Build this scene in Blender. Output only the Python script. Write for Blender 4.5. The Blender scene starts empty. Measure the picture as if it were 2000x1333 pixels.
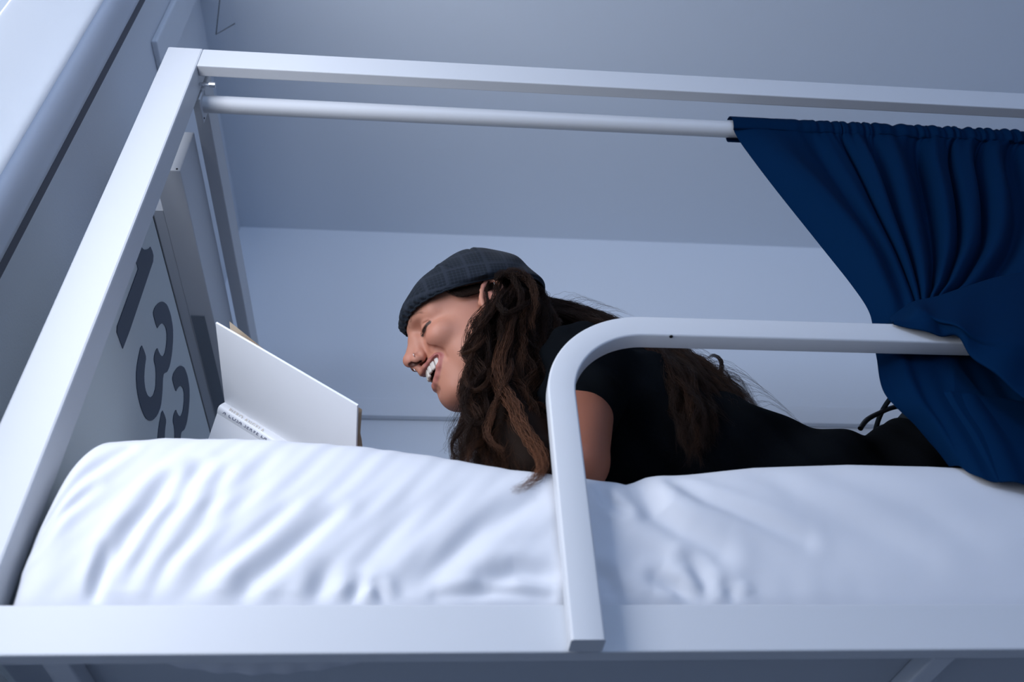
import bpy, bmesh, math, random
import numpy as np
from mathutils import Vector, Matrix
random.seed(7); rng = np.random.default_rng(11)
C = bpy.context.scene.collection
sc = bpy.context.scene
# ---------------------------------------------------------------- camera, light, exposure
RESX = 2000.0; FPX = 1732.2
def cam_rot(p, t, r):
    cy, sy = math.cos(t), math.sin(t)
    f = np.array([sy*math.cos(p), cy*math.cos(p), math.sin(p)])
    rt = np.array([cy, -sy, 0.]); up = np.cross(rt, f)
    c, s = math.cos(r), math.sin(r)
    return np.array([c*rt+s*up, -s*rt+c*up, -f])
CM = cam_rot(math.radians(43.376), math.radians(7.141), math.radians(-3.442))
cd = bpy.data.cameras.new('camera'); cam = bpy.data.objects.new('camera', cd); C.objects.link(cam)
cam.matrix_world = Matrix([list(CM.T[0])+[0], list(CM.T[1])+[0], list(CM.T[2])+[0], [0, 0, 0, 1]])
cd.sensor_width = 36; cd.lens = 36*FPX/RESX; cd.clip_start = .02
cd.dof.use_dof = True; cd.dof.focus_distance = 1.34; cd.dof.aperture_fstop = 4.5
sc.camera = cam
sc.view_settings.view_transform = 'Standard'; sc.view_settings.look = 'None'
sc.view_settings.gamma = 1; sc.view_settings.use_curve_mapping = False
sc.view_settings.exposure = 0.0
W = bpy.data.worlds.new('world'); sc.world = W; W.use_nodes = True
W.node_tree.nodes['Background'].inputs[0].default_value = (.60, .74, 1, 1)
W.node_tree.nodes['Background'].inputs[1].default_value = .9
def area(name, loc, size, rot, power, col):
    l = bpy.data.lights.new(name, 'AREA'); l.shape = 'RECTANGLE'; l.size, l.size_y = size
    l.energy = power; l.color = col
    o = bpy.data.objects.new(name, l); C.objects.link(o); o.location = loc; o.rotation_euler = rot; return o
# daylight entering through the window beside the bed
area('window_daylight', (-.80, .12, .98), (.60, 1.5), (math.radians(90), 0, math.radians(-45)), 16.3, (.94, .952, .99))
# unseen fill lamp added for ambient light, behind the photographer
area('rear_fill', (.35, -6.4, .95), (2.2, 1.9), (math.radians(90), 0, 0), 100, (.53, .69, 1.0))

def at(u, v, Y):                 # point on the photo's line of sight at depth Y (measured once from the photograph)
    d = CM.T @ np.array([u-1000., 666.5-v, -FPX]); return d*(Y/d[1])
# ---------------------------------------------------------------- helpers
def tag(o, label=None, cat=None, group=None, kind=None):
    if label: o['label'] = label
    if cat: o['category'] = cat
    if group: o['group'] = group
    if kind: o['kind'] = kind
    return o
def empty(name, loc, label=None, cat=None):
    o = bpy.data.objects.new(name, None); C.objects.link(o); o.location = loc; o.empty_display_size = .05
    return tag(o, label, cat)
def link(name, me, m, parent=None, smooth=False):
    o = bpy.data.objects.new(name, me); C.objects.link(o)
    if m: me.materials.append(m)
    if parent:
        o.parent = parent
        if parent.type == 'EMPTY': o.matrix_parent_inverse = Matrix.Translation(-parent.location)
    if smooth: me.polygons.foreach_set('use_smooth', np.ones(len(me.polygons), dtype=bool))
    return o
def npmesh(name, V, Fq, m, parent=None, smooth=True, col=None, uv=None):
    V = np.asarray(V, np.float32); Fq = np.asarray(Fq, np.int32); k = Fq.shape[1]
    me = bpy.data.meshes.new(name)
    me.vertices.add(len(V)); me.vertices.foreach_set('co', V.ravel())
    me.loops.add(Fq.size); me.loops.foreach_set('vertex_index', Fq.ravel())
    me.polygons.add(len(Fq)); me.polygons.foreach_set('loop_start', np.arange(0, Fq.size, k, dtype=np.int32))
    me.polygons.foreach_set('loop_total', np.full(len(Fq), k, np.int32))
    me.update(calc_edges=True); me.validate()
    if col is not None:
        a = me.color_attributes.new('col', 'FLOAT_COLOR', 'POINT')
        a.data.foreach_set('color', np.c_[col, np.ones(len(col))].astype(np.float32).ravel())
    if uv is not None:
        l = me.uv_layers.new(name='uv'); vi = np.zeros(len(me.loops), np.int32); me.loops.foreach_get('vertex_index', vi)
        l.data.foreach_set('uv', np.asarray(uv, np.float32)[vi].ravel())
    return link(name, me, m, parent, smooth)
def grid_faces(n, m, wrap=False):
    i, j = np.meshgrid(np.arange(n-1), np.arange(m if wrap else m-1), indexing='ij'); j2 = (j+1) % m
    return np.stack([i*m+j, i*m+j2, (i+1)*m+j2, (i+1)*m+j], -1).reshape(-1, 4)
class BM:
    def __init__(s): s.b = bmesh.new()
    def box(s, lo, hi, bev=.0015, rot=None, seg=2):
        t = bmesh.new(); bmesh.ops.create_cube(t, size=1)
        lo, hi = Vector(lo), Vector(hi); c = (lo+hi)/2; d = hi-lo
        for v in t.verts: v.co = Vector((v.co.x*d.x, v.co.y*d.y, v.co.z*d.z))
        if bev: bmesh.ops.bevel(t, geom=t.edges[:], offset=min(bev, min(d)*.45), segments=seg, affect='EDGES', profile=.5)
        if rot: bmesh.ops.rotate(t, verts=t.verts, matrix=rot)
        for v in t.verts: v.co += c
        s.merge(t); return s
    def merge(s, t):
        me = bpy.data.meshes.new('t'); t.to_mesh(me); t.free(); s.b.from_mesh(me); bpy.data.meshes.remove(me)
    def cyl(s, a, b, r, seg=24, r2=None, caps=True):
        a, b = Vector(a), Vector(b); t = bmesh.new()
        bmesh.ops.create_cone(t, cap_ends=caps, segments=seg, radius1=r, radius2=r if r2 is None else r2, depth=(b-a).length)
        bmesh.ops.transform(t, matrix=Matrix.Translation((a+b)/2) @ (b-a).to_track_quat('Z', 'Y').to_matrix().to_4x4(), verts=t.verts)
        s.merge(t); return s
    def quadprism(s, pts, n, th):     # polygon pts extruded by th along n
        vs = [s.b.verts.new(p) for p in pts]; vt = [s.b.verts.new(Vector(p)+Vector(n)*th) for p in pts]
        s.b.faces.new(vs); s.b.faces.new(vt[::-1]); k = len(pts)
        for i in range(k): s.b.faces.new((vs[(i+1) % k], vs[i], vt[i], vt[(i+1) % k]))
        bmesh.ops.recalc_face_normals(s.b, faces=s.b.faces[:]); return s
    def build(s, name, m, parent=None, smooth=False):
        me = bpy.data.meshes.new(name); s.b.to_mesh(me); s.b.free(); o = link(name, me, m, parent, False)
        if smooth:
            me.polygons.foreach_set('use_smooth', np.ones(len(me.polygons), dtype=bool))
            me.set_sharp_from_angle(angle=math.radians(38))
        return o
def cat(P, n):                     # Catmull-Rom through control points
    P = np.asarray(P, float); k = len(P); t = np.linspace(0, k-1, n); i = np.clip(t.astype(int), 0, k-2); f = (t-i)[:, None]
    g = lambda j: P[np.clip(j, 0, k-1)]
    a, b, c, d = g(i-1), g(i), g(i+1), g(i+2)
    return .5*((2*b)+(-a+c)*f+(2*a-5*b+4*c-d)*f*f+(-a+3*b-3*c+d)*f**3)
def tube(P, R, seg=8, closed=False):
    P = np.asarray(P, float); n = len(P); R = np.broadcast_to(R, (n,))
    T = np.gradient(P, axis=0); T /= np.linalg.norm(T, axis=1)[:, None]+1e-12
    up = np.array([0, 0, 1.]) if abs(T[0, 2]) < .9 else np.array([1., 0, 0])
    N = np.zeros_like(P); v = up-T[0]*(up@T[0]); N[0] = v/np.linalg.norm(v)
    for i in range(1, n):
        v = N[i-1]-T[i]*(N[i-1]@T[i]); N[i] = v/(np.linalg.norm(v)+1e-12)
    B = np.cross(T, N); a = np.linspace(0, 2*np.pi, seg, endpoint=False)
    V = P[:, None]+R[:, None, None]*(np.cos(a)[None, :, None]*N[:, None]+np.sin(a)[None, :, None]*B[:, None])
    return V.reshape(-1, 3), grid_faces(n, seg, True)
# ---------------------------------------------------------------- materials
def mat(name, col, rough=.5, spec=.5, bump=None, metal=0, sheen=0, var=None, vcol=False, sss=0, trans=0):
    m = bpy.data.materials.new(name); m.use_nodes = True; nt = m.node_tree; b = nt.nodes['Principled BSDF']
    b.inputs['Base Color'].default_value = (*col, 1); b.inputs['Roughness'].default_value = rough
    b.inputs['Metallic'].default_value = metal; b.inputs['Specular IOR Level'].default_value = spec
    if sheen: b.inputs['Sheen Weight'].default_value = sheen; b.inputs['Sheen Roughness'].default_value = .5
    if sss: b.inputs['Subsurface Weight'].default_value = sss; b.inputs['Subsurface Radius'].default_value = (.01, .004, .002); b.inputs['Subsurface Scale'].default_value = .6
    tc = nt.nodes.new('ShaderNodeTexCoord')
    src = None
    if vcol:
        a = nt.nodes.new('ShaderNodeAttribute'); a.attribute_name = 'col'; src = a.outputs['Color']
    if var:
        sc_, amt = var; n = nt.nodes.new('ShaderNodeTexNoise'); n.inputs['Scale'].default_value = sc_; n.inputs['Detail'].default_value = 4
        nt.links.new(tc.outputs['Object'], n.inputs['Vector'])
        mr = nt.nodes.new('ShaderNodeMapRange'); mr.inputs['To Min'].default_value = 1-amt; mr.inputs['To Max'].default_value = 1+amt
        nt.links.new(n.outputs['Fac'], mr.inputs['Value'])
        mx = nt.nodes.new('ShaderNodeMix'); mx.data_type = 'RGBA'; mx.blend_type = 'MULTIPLY'; mx.inputs['Factor'].default_value = 1
        if src: nt.links.new(src, mx.inputs['A'])
        else: mx.inputs['A'].default_value = (*col, 1)
        nt.links.new(mr.outputs['Result'], mx.inputs['B']); src = mx.outputs['Result']
    if src: nt.links.new(src, b.inputs['Base Color'])
    if bump:
        s_, st = bump; n = nt.nodes.new('ShaderNodeTexNoise'); n.inputs['Scale'].default_value = s_; n.inputs['Detail'].default_value = 5
        nt.links.new(tc.outputs['Object'], n.inputs['Vector'])
        bp = nt.nodes.new('ShaderNodeBump'); bp.inputs['Strength'].default_value = st; bp.inputs['Distance'].default_value = .001
        nt.links.new(n.outputs['Fac'], bp.inputs['Height']); nt.links.new(bp.outputs['Normal'], b.inputs['Normal'])
    return m
def weave(m, scale, strength):     # fine woven thread bump
    nt = m.node_tree; b = nt.nodes['Principled BSDF']; tc = nt.nodes.new('ShaderNodeTexCoord')
    src = []
    for d in ('X', 'Z'):
        w = nt.nodes.new('ShaderNodeTexWave'); w.bands_direction = d; w.inputs['Scale'].default_value = scale; w.inputs['Distortion'].default_value = .6
        nt.links.new(tc.outputs['Object'], w.inputs['Vector']); src.append(w.outputs['Fac'])
    mu = nt.nodes.new('ShaderNodeMath'); mu.operation = 'ADD'; nt.links.new(src[0], mu.inputs[0]); nt.links.new(src[1], mu.inputs[1])
    bp = nt.nodes.new('ShaderNodeBump'); bp.inputs['Strength'].default_value = strength; bp.inputs['Distance'].default_value = .0004
    nt.links.new(mu.outputs[0], bp.inputs['Height']); nt.links.new(bp.outputs['Normal'], b.inputs['Normal']); return m
M = dict(
    wall=mat('wall_paint', (.78, .82, .88), .9, .2, (260, .35)),
    ceil=mat('ceiling_paint', (.74, .80, .88), .9, .2, (260, .35)),
    floor=mat('floor_vinyl', (.09, .095, .11), .6, .3, var=(9, .15)),
    metal=mat('white_powder_coat', (.615, .635, .67), .42, .45, (900, .12)),
    panel=mat('grey_laminate_board', (.62, .67, .68), .7, .3, (300, .15)),
    digit=mat('navy_vinyl', (.018, .035, .07), .5, .4),
    chrome=mat('chrome', (.75, .76, .78), .15, .5, metal=1),
    dark=mat('dark_hole', (.01, .01, .012), .7, .2),
    sheet=weave(mat('white_cotton_sheet', (.70, .715, .76), .85, .15), 600, .10),
    navy=weave(mat('navy_curtain_cloth', (.0005, .0150, .052), .8, .03), 420, .22),
    cover=mat('white_book_cover', (.86, .87, .90), .35, .5),
    pages=mat('book_paper', (.72, .60, .47), .85, .1),
    ink=mat('dark_ink', (.06, .07, .13), .6, .3), gold=mat('pale_gold_ink', (.62, .55, .46), .45, .4),
    skin=mat('skin', (.6, .36, .27), .50, .32, (420, .10), vcol=True, sss=.12),
    skinb=mat('skin_plain', (.50, .27, .19), .5, .4, (300, .10), var=(30, .08), sss=.08),
    tee=mat('black_jersey', (.0035, .0045, .006), .95, .03, (500, .3)),
    jean=mat('dark_denim', (.014, .019, .024), .9, .05, (600, .5), var=(40, .3)),
    belt=mat('black_leather', (.008, .008, .01), .4, .5),
    hair=mat('brown_hair', (.035, .018, .010), .45, .14, vcol=True),
    hairb=mat('dark_hair_mass', (.012, .0065, .0045), .8, .1),
    teeth=mat('teeth', (.62, .57, .52), .3, .4),
    eye=mat('eyeball', (.75, .72, .70), .15, .5), iris=mat('dark_iris', (.03, .015, .01), .1, .5),
    blind=mat('window_frame_paint', (.70, .74, .82), .6, .3),
)
# ================================================================ the room
XL, XR, YB, YF, ZF, ZC = -.58, 3.3, 1.75, -6.5, -1.12, 2.11
def struct(name, bm, m, parent=None, smooth=False):
    o = bm.build(name, m, parent, smooth)
    if not parent: o['kind'] = 'structure'
    return o
struct('floor', BM().box((XL-.1, YF-.1, ZF-.1), (XR+.1, YB+.1, ZF), 0), M['floor'])
struct('ceiling', BM().box((XL-.1, YF-.1, ZC), (XR+.1, YB+.1, ZC+.1), 0), M['ceil'])
struct('wall_back', BM().box((XL-.1, YB, ZF), (XR+.1, YB+.1, ZC), 0), M['wall'])
struct('wall_right', BM().box((XR, YF-.1, ZF), (XR+.1, YB+.1, ZC), 0), mat('grey_blue_paint', (.66, .71, .80), .9, .2))
WY0, WY1, WZ0, WZ1 = -.42, .742, -.40, 1.78     # window opening in the left wall
b = BM()
b.box((XL-.1, YF-.1, ZF), (XL, WY0, ZC), 0); b.box((XL-.1, WY0, ZF), (XL, WY1, WZ0), 0); b.box((XL-.1, WY0, WZ1), (XL, WY1, ZC), 0)
b.box((XL-.1, WY1, ZF), (XL, YB+.1, ZC), 0)
struct('wall_left', b, M['wall'])
b = BM()                                            # rear wall, behind the photographer, with an opening added for the fill lamp
b.box((XL-.1, YF-.1, ZF), (XL, YF, ZC), 0); b.box((1.5, YF-.1, ZF), (XR+.1, YF, ZC), 0)
b.box((XL, YF-.1, ZF), (1.5, YF, -.02), 0); b.box((XL, YF-.1, 1.92), (1.5, YF, ZC), 0)
struct('wall_front', b, M['wall'])
# window_1: rounded casing, dark shadow gap, white roller screen at the bed side
win = empty('window_1', (XL, .7, WZ0)); win['kind'] = 'structure'
prof = [(.752, 0), (.753, .010), (.758, .016), (.768, .0185), (.780, .0185), (.793, .0165), (.806, .0145), (.816, .014), (.824, .014), (.8255, 0)]
V = [(XL+dx, y, z) for z in (WZ0-.07, WZ1+.05) for y, dx in prof]
npmesh('casing', V, grid_faces(2, len(prof)), M['blind'], win)
BM().box((XL-.004, .8255, WZ0-.07), (XL+.0135, .8405, WZ1+.16), 0).build('shadow_gap', mat('gap_shade_grey', (.14, .145, .17), .8, .2), win)  # grey strip whose colour stands for the shade in the gap
scr = bpy.data.materials.new('screen_fabric'); scr.use_nodes = True; nt = scr.node_tree; nt.nodes.clear()
out = nt.nodes.new('ShaderNodeOutputMaterial'); mx = nt.nodes.new('ShaderNodeMixShader'); mx.inputs[0].default_value = .55
d1 = nt.nodes.new('ShaderNodeBsdfDiffuse'); d1.inputs[0].default_value = (.88, .90, .93, 1)
d2 = nt.nodes.new('ShaderNodeBsdfTranslucent'); d2.inputs[0].default_value = (.88, .90, .93, 1)
nt.links.new(d1.outputs[0], mx.inputs[1]); nt.links.new(d2.outputs[0], mx.inputs[2]); nt.links.new(mx.outputs[0], out.inputs[0])
BM().box((XL+.004, .60, WZ0), (XL+.006, .7525, WZ1), 0).build('screen', scr, win)
# small bits by the ceiling
o = BM().box((XL, .935, 1.700), (XL+.012, 1.012, ZC-.001), .003).build('cable_trunking', M['wall'])
tag(o, 'short painted cable trunking on the left wall just under the ceiling, above the bed post', 'trunking')
P = np.array([(XL+.075, .93, 2.109), (XL+.060, 1.060, 1.975), (XL+.075, 1.10, 2.109)])
v, f = tube(cat(np.vstack([P[0:1], P[1:2], P[2:3]])*1, 3), .0011, 6)
o = npmesh('wire_loop', v, f, M['belt']); tag(o, 'thin dark wire hanging in a V from the ceiling in the upper left corner', 'wire')
# ledge along the wall at the head of the bed
led = empty('wall_ledge', (-.50, 1.3, 1.266), 'white boxed ledge along the left wall above the numbered board', 'ledge')
BM().box((-.477, .932, 1.266), (-.431, 1.748, 1.3825), .002).box((-.510, 1.02, 1.2662), (-.4769, 1.748, 1.3825), .0).build('casing', M['metal'], led)
BM().box((-.474, 1.279, 1.2640), (-.448, 1.72, 1.2668), .0).build('recess', mat('grey_slot', (.22, .25, .29), .7, .2), led)
BM().cyl((-.4375, .9325, 1.270), (-.4375, .931, 1.270), .0017).build('screw', M['dark'], led)
# ================================================================ the loft bed
BX1 = 1.66
bed = empty('loft_bed', (-.43, .82, ZF), 'white powder-coated metal loft bed with tall curtain frame and rounded guard rail', 'bed')
for n, (x0, x1, y0, y1) in {'post': (-.464, -.405, .8, .846), 'post.b': (-.464, -.405, 1.70, 1.746), 'post.c': (BX1, BX1+.059, .8, .846), 'post.d': (BX1, BX1+.059, 1.70, 1.746)}.items():
    BM().box((x0, y0, ZF+.001), (x1, y1, 1.4405), .003).build('post', M['metal'], bed)
BM().box((-.405, .801, 1.384), (BX1, .821, 1.4395), .0016).build('top_rail', M['metal'], bed)
BM().box((-.405, 1.732, 1.384), (BX1, 1.748, 1.4395), .0016).build('top_rail', M['wall'], bed)
BM().box((-.425, .846, 1.384), (-.400, 1.70, 1.4395), .002).build('end_rail', M['metal'], bed)
BM().box((BX1+.02, .846, 1.384), (BX1+.045, 1.70, 1.4395), .002).build('end_rail', M['metal'], bed)
BM().box((-.405, .800, .3585), (BX1, .8205, .4075), .002).build('side_rail', M['metal'], bed)
BM().box((-.405, 1.725, .3585), (BX1, 1.746, .4075), .002).build('side_rail', M['metal'], bed)
# curtain rod with its flange
rod = BM().cyl((-.404, .868, 1.3735), (BX1-.001, .868, 1.3735), .0150, 32).build('curtain_rod', M['metal'], bed, True)
BM().box((-.4045, .846, 1.352), (-.4015, .893, 1.398), .0015).build('bracket', M['metal'], rod)
BM().cyl((-.4015, .885, 1.356), (-.4005, .885, 1.356), .0016).build('screw', M['dark'], rod)
t = BM(); t.cyl((-.404, .832, 1.3775), (-.388, .832, 1.3775), .0030, 6); t.cyl((-.388, .832, 1.3775), (-.378, .832, 1.3775), .0047, 12)
t.build('bolt', M['chrome'], bed)
# guard rail: swept rectangular tube with a rounded corner
GX0, GZ1, RO = .1350, .7845, .130
path = [(GX0+.0162, .3578)]; path += [(GX0+.0162, .50)]
rc = RO-.0162; cx, cz = GX0+RO, GZ1-RO
for a in np.linspace(np.pi, np.pi/2, 26): path.append((cx+rc*math.cos(a), cz+rc*math.sin(a)))
path += [(1.30-rc, GZ1-.0162)]
for a in np.linspace(np.pi/2, 0, 18)[1:]: path.append((1.30-rc+rc*math.cos(a), cz+rc*math.sin(a)))
path += [(1.30, .3578)]
path = np.array(path); T = np.gradient(path, axis=0)
T[0] = path[1]-path[0]; T[1] = T[0]; T[-1] = path[-1]-path[-2]
T /= np.linalg.norm(T, axis=1)[:, None]; N = np.c_[-T[:, 1], T[:, 0]]
hw, hd, r = .0162, .0126, .0028; yc = .7844
cs = []
for sx, sy, a0 in ((1, 1, 0), (-1, 1, 90), (-1, -1, 180), (1, -1, 270)):
    for a in (0, 30, 60, 90): A = math.radians(a0+a); cs.append((sx*(hw-r)+r*math.cos(A), sy*(hd-r)+r*math.sin(A)))
cs = np.array(cs)
V = np.zeros((len(path), len(cs), 3)); V[..., 0] = path[:, None, 0]+N[:, None, 0]*cs[None, :, 0]; V[..., 2] = path[:, None, 1]+N[:, None, 1]*cs[None, :, 0]; V[..., 1] = yc+cs[None, :, 1]
k = len(cs); F = grid_faces(len(path), k, True)
gr = npmesh('guard_rail', V.reshape(-1, 3), F, M['metal'], bed, True)
bm = bmesh.new(); bm.from_mesh(gr.data); bmesh.ops.holes_fill(bm, edges=[e for e in bm.edges if e.is_boundary], sides=0); bmesh.ops.recalc_face_normals(bm, faces=bm.faces[:]); bm.to_mesh(gr.data); bm.free(); gr.data.set_sharp_from_angle(angle=math.radians(40))
BM().cyl((.2960, .7740, .7522), (.2960, .7740, .7510), .0022, 16).build('drain_hole', M['dark'], gr)
# weld seam / back plate where the guard leg meets the rail
BM().box((GX0+.001, .7965, .360), (GX0+.0315, .8005, .405), .0008).build('weld_plate', M['metal'], gr)
# slatted base below the mattress
BM().box((-.40, .822, .378), (BX1-.005, 1.72, .386), .001).build('base_board', mat('grey_base_board', (.55, .58, .62), .8, .2), bed)
for x in (-.335, .52, 1.3):
    BM().box((x-.012, .8215, .360), (x+.012, 1.722, .3778), .002).build('cross_bar', M['metal'], bed)
# numbered end board
pan = BM().box((-.452, .8465, .42), (-.430, 1.70, 1.0960), .001).build('end_board', M['panel'], bed)
BM().box((-.452, .8465, 1.0962), (-.4294, 1.70, 1.1010), .0004).build('edge_strip', M['belt'], pan)
def c5(a, b_):
    u, v = 200+a/2.961, 430+b_/2.961
    d = CM.T @ np.array([u-1000., 666.5-v, -FPX]); p = d*(-.43/d[0]); return (p[1], p[2])
one = [c5(*p) for p in [(222, 155), (231, 166), (240, 172), (258, 170), (268, 164), (275, 155), (286, 180), (292, 205), (290, 240), (155, 640), (115, 745), (80, 650), (82, 615), (203, 285), (199, 262), (192, 245), (200, 205)]]
three = [c5(*p) for p in [(290, 540), (300, 505), (325, 478), (348, 471), (372, 490), (392, 545), (405, 620), (406, 690), (400, 770), (388, 840), (372, 880), (352, 888), (347, 920), (344, 1000), (335, 1080), (315, 1130), (290, 1158), (270, 1163), (245, 1145), (218, 1080), (198, 990), (192, 900), (200, 820), (222, 718), (240, 760), (250, 795), (242, 850), (238, 920), (245, 980), (258, 1015), (275, 1028), (292, 1015), (305, 970), (308, 900), (305, 850), (295, 810), (300, 770), (315, 738), (322, 760), (335, 785), (350, 790), (362, 760), (370, 700), (370, 650), (362, 615), (348, 598), (335, 600), (322, 615), (315, 628), (303, 590)]]
def glyph(pts, name, dy=0, smooth=1):
    P = np.array(pts)
    for _ in range(smooth):
        Q = np.empty((2*len(P), 2)); nx = np.roll(P, -1, 0); Q[0::2] = P*.8+nx*.2; Q[1::2] = P*.2+nx*.8; P = Q
    BM().quadprism([(-.4298, y+dy, z) for y, z in P], (1, 0, 0), .0008).build(name, M['digit'], pan)
glyph(one, 'numeral_one', 0, 0); glyph(three, 'numeral_three'); glyph(three, 'numeral_three', .1535)
# ================================================================ mattress in its white sheet
def seg_d(X, Z, a, b):
    a = np.array(a); b = np.array(b); d = b-a; L = d@d
    t = ((X-a[0])*d[0]+(Z-a[1])*d[1])/L; tc = np.clip(t, 0, 1)
    n = np.array([-d[1], d[0]])/math.sqrt(L)
    return np.hypot(X-(a[0]+tc*d[0]), Z-(a[1]+tc*d[1])), (X-a[0])*n[0]+(Z-a[1])*n[1], tc
def pz(u, v): q = at(u, v, .808); return (q[0], q[2])
FOLDS = [  # polyline in the photo, depth, width
    ([(245, 871), (165, 930), (105, 980), (70, 1050)], .0055, .0075), ([(388, 910), (343, 997), (290, 1070), (250, 1140)], .0060, .009),
    ([(330, 940), (300, 985), (258, 1040), (224, 1092), (190, 1160)], .0110, .010), ([(182, 955), (120, 1010), (70, 1064)], .0045, .006),
    ([(210, 1078), (192, 1130), (180, 1176)], .006, .0055), ([(647, 1008), (560, 1080), (490, 1137), (465, 1178)], .0085, .011),
    ([(560, 1000), (500, 1050), (400, 1120), (350, 1178)], .004, .010), ([(440, 920), (400, 1020), (330, 1100), (290, 1176)], .0035, .008),
    ([(1045, 975), (990, 1005), (939, 1040), (880, 1090), (840, 1118), (800, 1150)], .0075, .013), ([(1075, 1124), (1005, 1120), (950, 1140)], .009, .010),
    ([(1075, 1168), (960, 1160), (855, 1166)], .006, .006), ([(705, 1140), (684, 1180)], .007, .007), ([(735, 1145), (752, 1180)], .006, .006),
    ([(640, 1120), (610, 1180)], .006, .010), ([(800, 1000), (720, 1090), (660, 1150)], .003, .016), ([(520, 900), (470, 1000), (400, 1100)], .0025, .012),
    ([(1255, 930), (1262, 965), (1280, 1005), (1330, 1040), (1400, 1080)], .012, .014), ([(1172, 950), (1190, 985), (1217, 1000)], .007, .007),
    ([(1320, 938), (1379, 975), (1470, 1015), (1568, 1058)], .0065, .010), ([(1284, 1135), (1320, 1150), (1360, 1178)], .009, .009), ([(1350, 1100), (1375, 1140), (1385, 1178)], .006, .009),
    ([(1420, 1150), (1440, 1178)], .005, .008), ([(1500, 925), (1560, 970), (1700, 1040), (1800, 1090)], .0035, .018), ([(1150, 1120), (1180, 1130), (1200, 1170)], .008, .010), ([(1640, 930), (1800, 1000), (1900, 1060)], .0025, .02),
    ([(120, 900), (90, 1000), (60, 1120)], .003, .010), ([(1225, 960), (1300, 1100), (1500, 1160)], .003, .02),
]
prof = cat([(.840, .3868), (.828, .389), (.8225, .400), (.811, .414), (.8070, .430), (.8055, .46), (.8055, .50), (.8075, .535), (.8145, .564), (.829, .586), (.850, .598), (.890, .606)], 120)
top = cat([(.890, .606), (1.0, .609), (1.2, .612), (1.5, .611), (1.66, .606), (1.70, .59), (1.715, .56), (1.718, .50), (1.718, .39)], 70)[1:]
prof = np.vstack([prof, top])
xs = np.r_[np.linspace(-.396, -.34, 26), np.linspace(-.339, .70, 430)[1:], np.linspace(.71, 1.60, 70), np.linspace(1.603, 1.645, 12)]
kx = [-.40, -.385, -.30, -.19, -.077, .0, .092, .14, .17, .20, .225, .25, .285, .33, .384, .5, .60, .72, 1.7]
kr = [.738, .7395, .7530, .7530, .7440, .7310, .7085, .7010, .6960, .6880, .6835, .6950, .7000, .7080, .7170, .7235, .7230, .717, .715]
X, I = np.meshgrid(xs, np.arange(len(prof)), indexing='ij'); Yp = prof[I, 0]; Zp = prof[I, 1]
base = (prof[:, 1]/prof[:, 0])[:118].max()
ratio = np.interp(xs, kx, kr); kk = np.ones_like(xs)
for _ in range(6):
    for i in range(len(xs)):
        z = .407+(prof[:120, 1]-.407)*kk[i]; kk[i] *= 1+(ratio[i]-np.max(np.where(prof[:120, 1] > .45, z/prof[:120, 0], 0)))*2.2
yfade = np.clip((1.35-Yp)/.4, 0, 1)
K = 1+(kk[:, None]-1)*yfade
Zq = np.where(Zp > .407, .407+(Zp-.407)*K, Zp)
D = np.zeros_like(X); fr = np.clip((Zq-.405)/.02, 0, 1)*np.clip((.95-Yp)/.12, 0, 1)
for pts, dep, wd in FOLDS:
    P = [pz(*p) for p in pts]; best = np.full(X.shape, 9.); sgn = np.zeros_like(X); tt = np.zeros_like(X)
    for i in range(len(P)-1):
        d, s, t_ = seg_d(X, Zq, P[i], P[i+1]); m_ = d < best; best[m_] = d[m_]; sgn[m_] = s[m_]; tt[m_] = (i+t_[m_])/(len(P)-1)
    env = np.sin(np.pi*np.clip(.12+tt*.80, 0, 1))**.7
    D += env*dep*.65*(np.exp(-(best/wd)**2)-.62*np.exp(-((best-1.9*wd)/(1.2*wd))**2))
# soft diagonal creasing of the cotton, stronger near the head end
w1 = np.exp(-((X+.15)/.26)**2)
D += w1*.0006*(np.sin((X*.86-(Zq)*.5)*150+2*np.sin(X*13))+.6*np.sin((X*.9-Zq*.62)*260+1.7*np.sin(Zq*31)))*np.clip((Zq-.41)/.05, 0, 1)
D += .0012*np.sin(X*17+2*np.sin(Zq*19))*np.sin(Zq*37+X*5)
D += .0009*np.clip((.46-Zq)/.05, 0, 1)*np.clip((.5-X)/.2, 0, 1)*(np.sin(X*95+3*np.sin(X*11))+.7*np.sin(X*171))
dY = D*fr
# end rounding at the head end and the foot
e = np.minimum(X-xs[0], xs[-1]-X)/.040; sh = np.sqrt(np.clip(1-(1-np.clip(e, 0, 1))**2, 0, 1))
lo = np.clip((Zq-.43)/.12, 0, 1)
Zr = Zq-(1-sh)*.075*lo; Yr = Yp+dY+(1-sh)*.03*(Yp < 1.2)
leanx = -.0*lo
V = np.stack([X, Yr, Zr], -1)
# the dip under the elbow
V[..., 2] -= .020*np.exp(-((V[..., 0]-.185)/.05)**2-((V[..., 1]-.90)/.06)**2)*(V[..., 1] > .84)
n, m_ = X.shape
mt = npmesh('mattress', V.reshape(-1, 3), grid_faces(n, m_), M['sheet'])
bm = bmesh.new(); bm.from_mesh(mt.data); bmesh.ops.holes_fill(bm, edges=[e_ for e_ in bm.edges if e_.is_boundary], sides=0); bmesh.ops.recalc_face_normals(bm, faces=bm.faces[:]); bm.to_mesh(mt.data); bm.free()
gx = np.linspace(-.262, -.066, 60); gv = np.linspace(0, 1, 14); Gx, Gv = np.meshgrid(gx, gv, indexing='ij')
hang = np.sin(np.pi*np.clip((Gx+.262)/.196, 0, 1))**.55
Vt = np.stack([Gx+.010*Gv, .8215+.060*Gv*(.55+.45*hang), .3772-.013*hang*np.sin(np.pi*Gv)-.0012*np.sin(Gx*190+4*Gv)*np.sin(np.pi*Gv)], -1)
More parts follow.
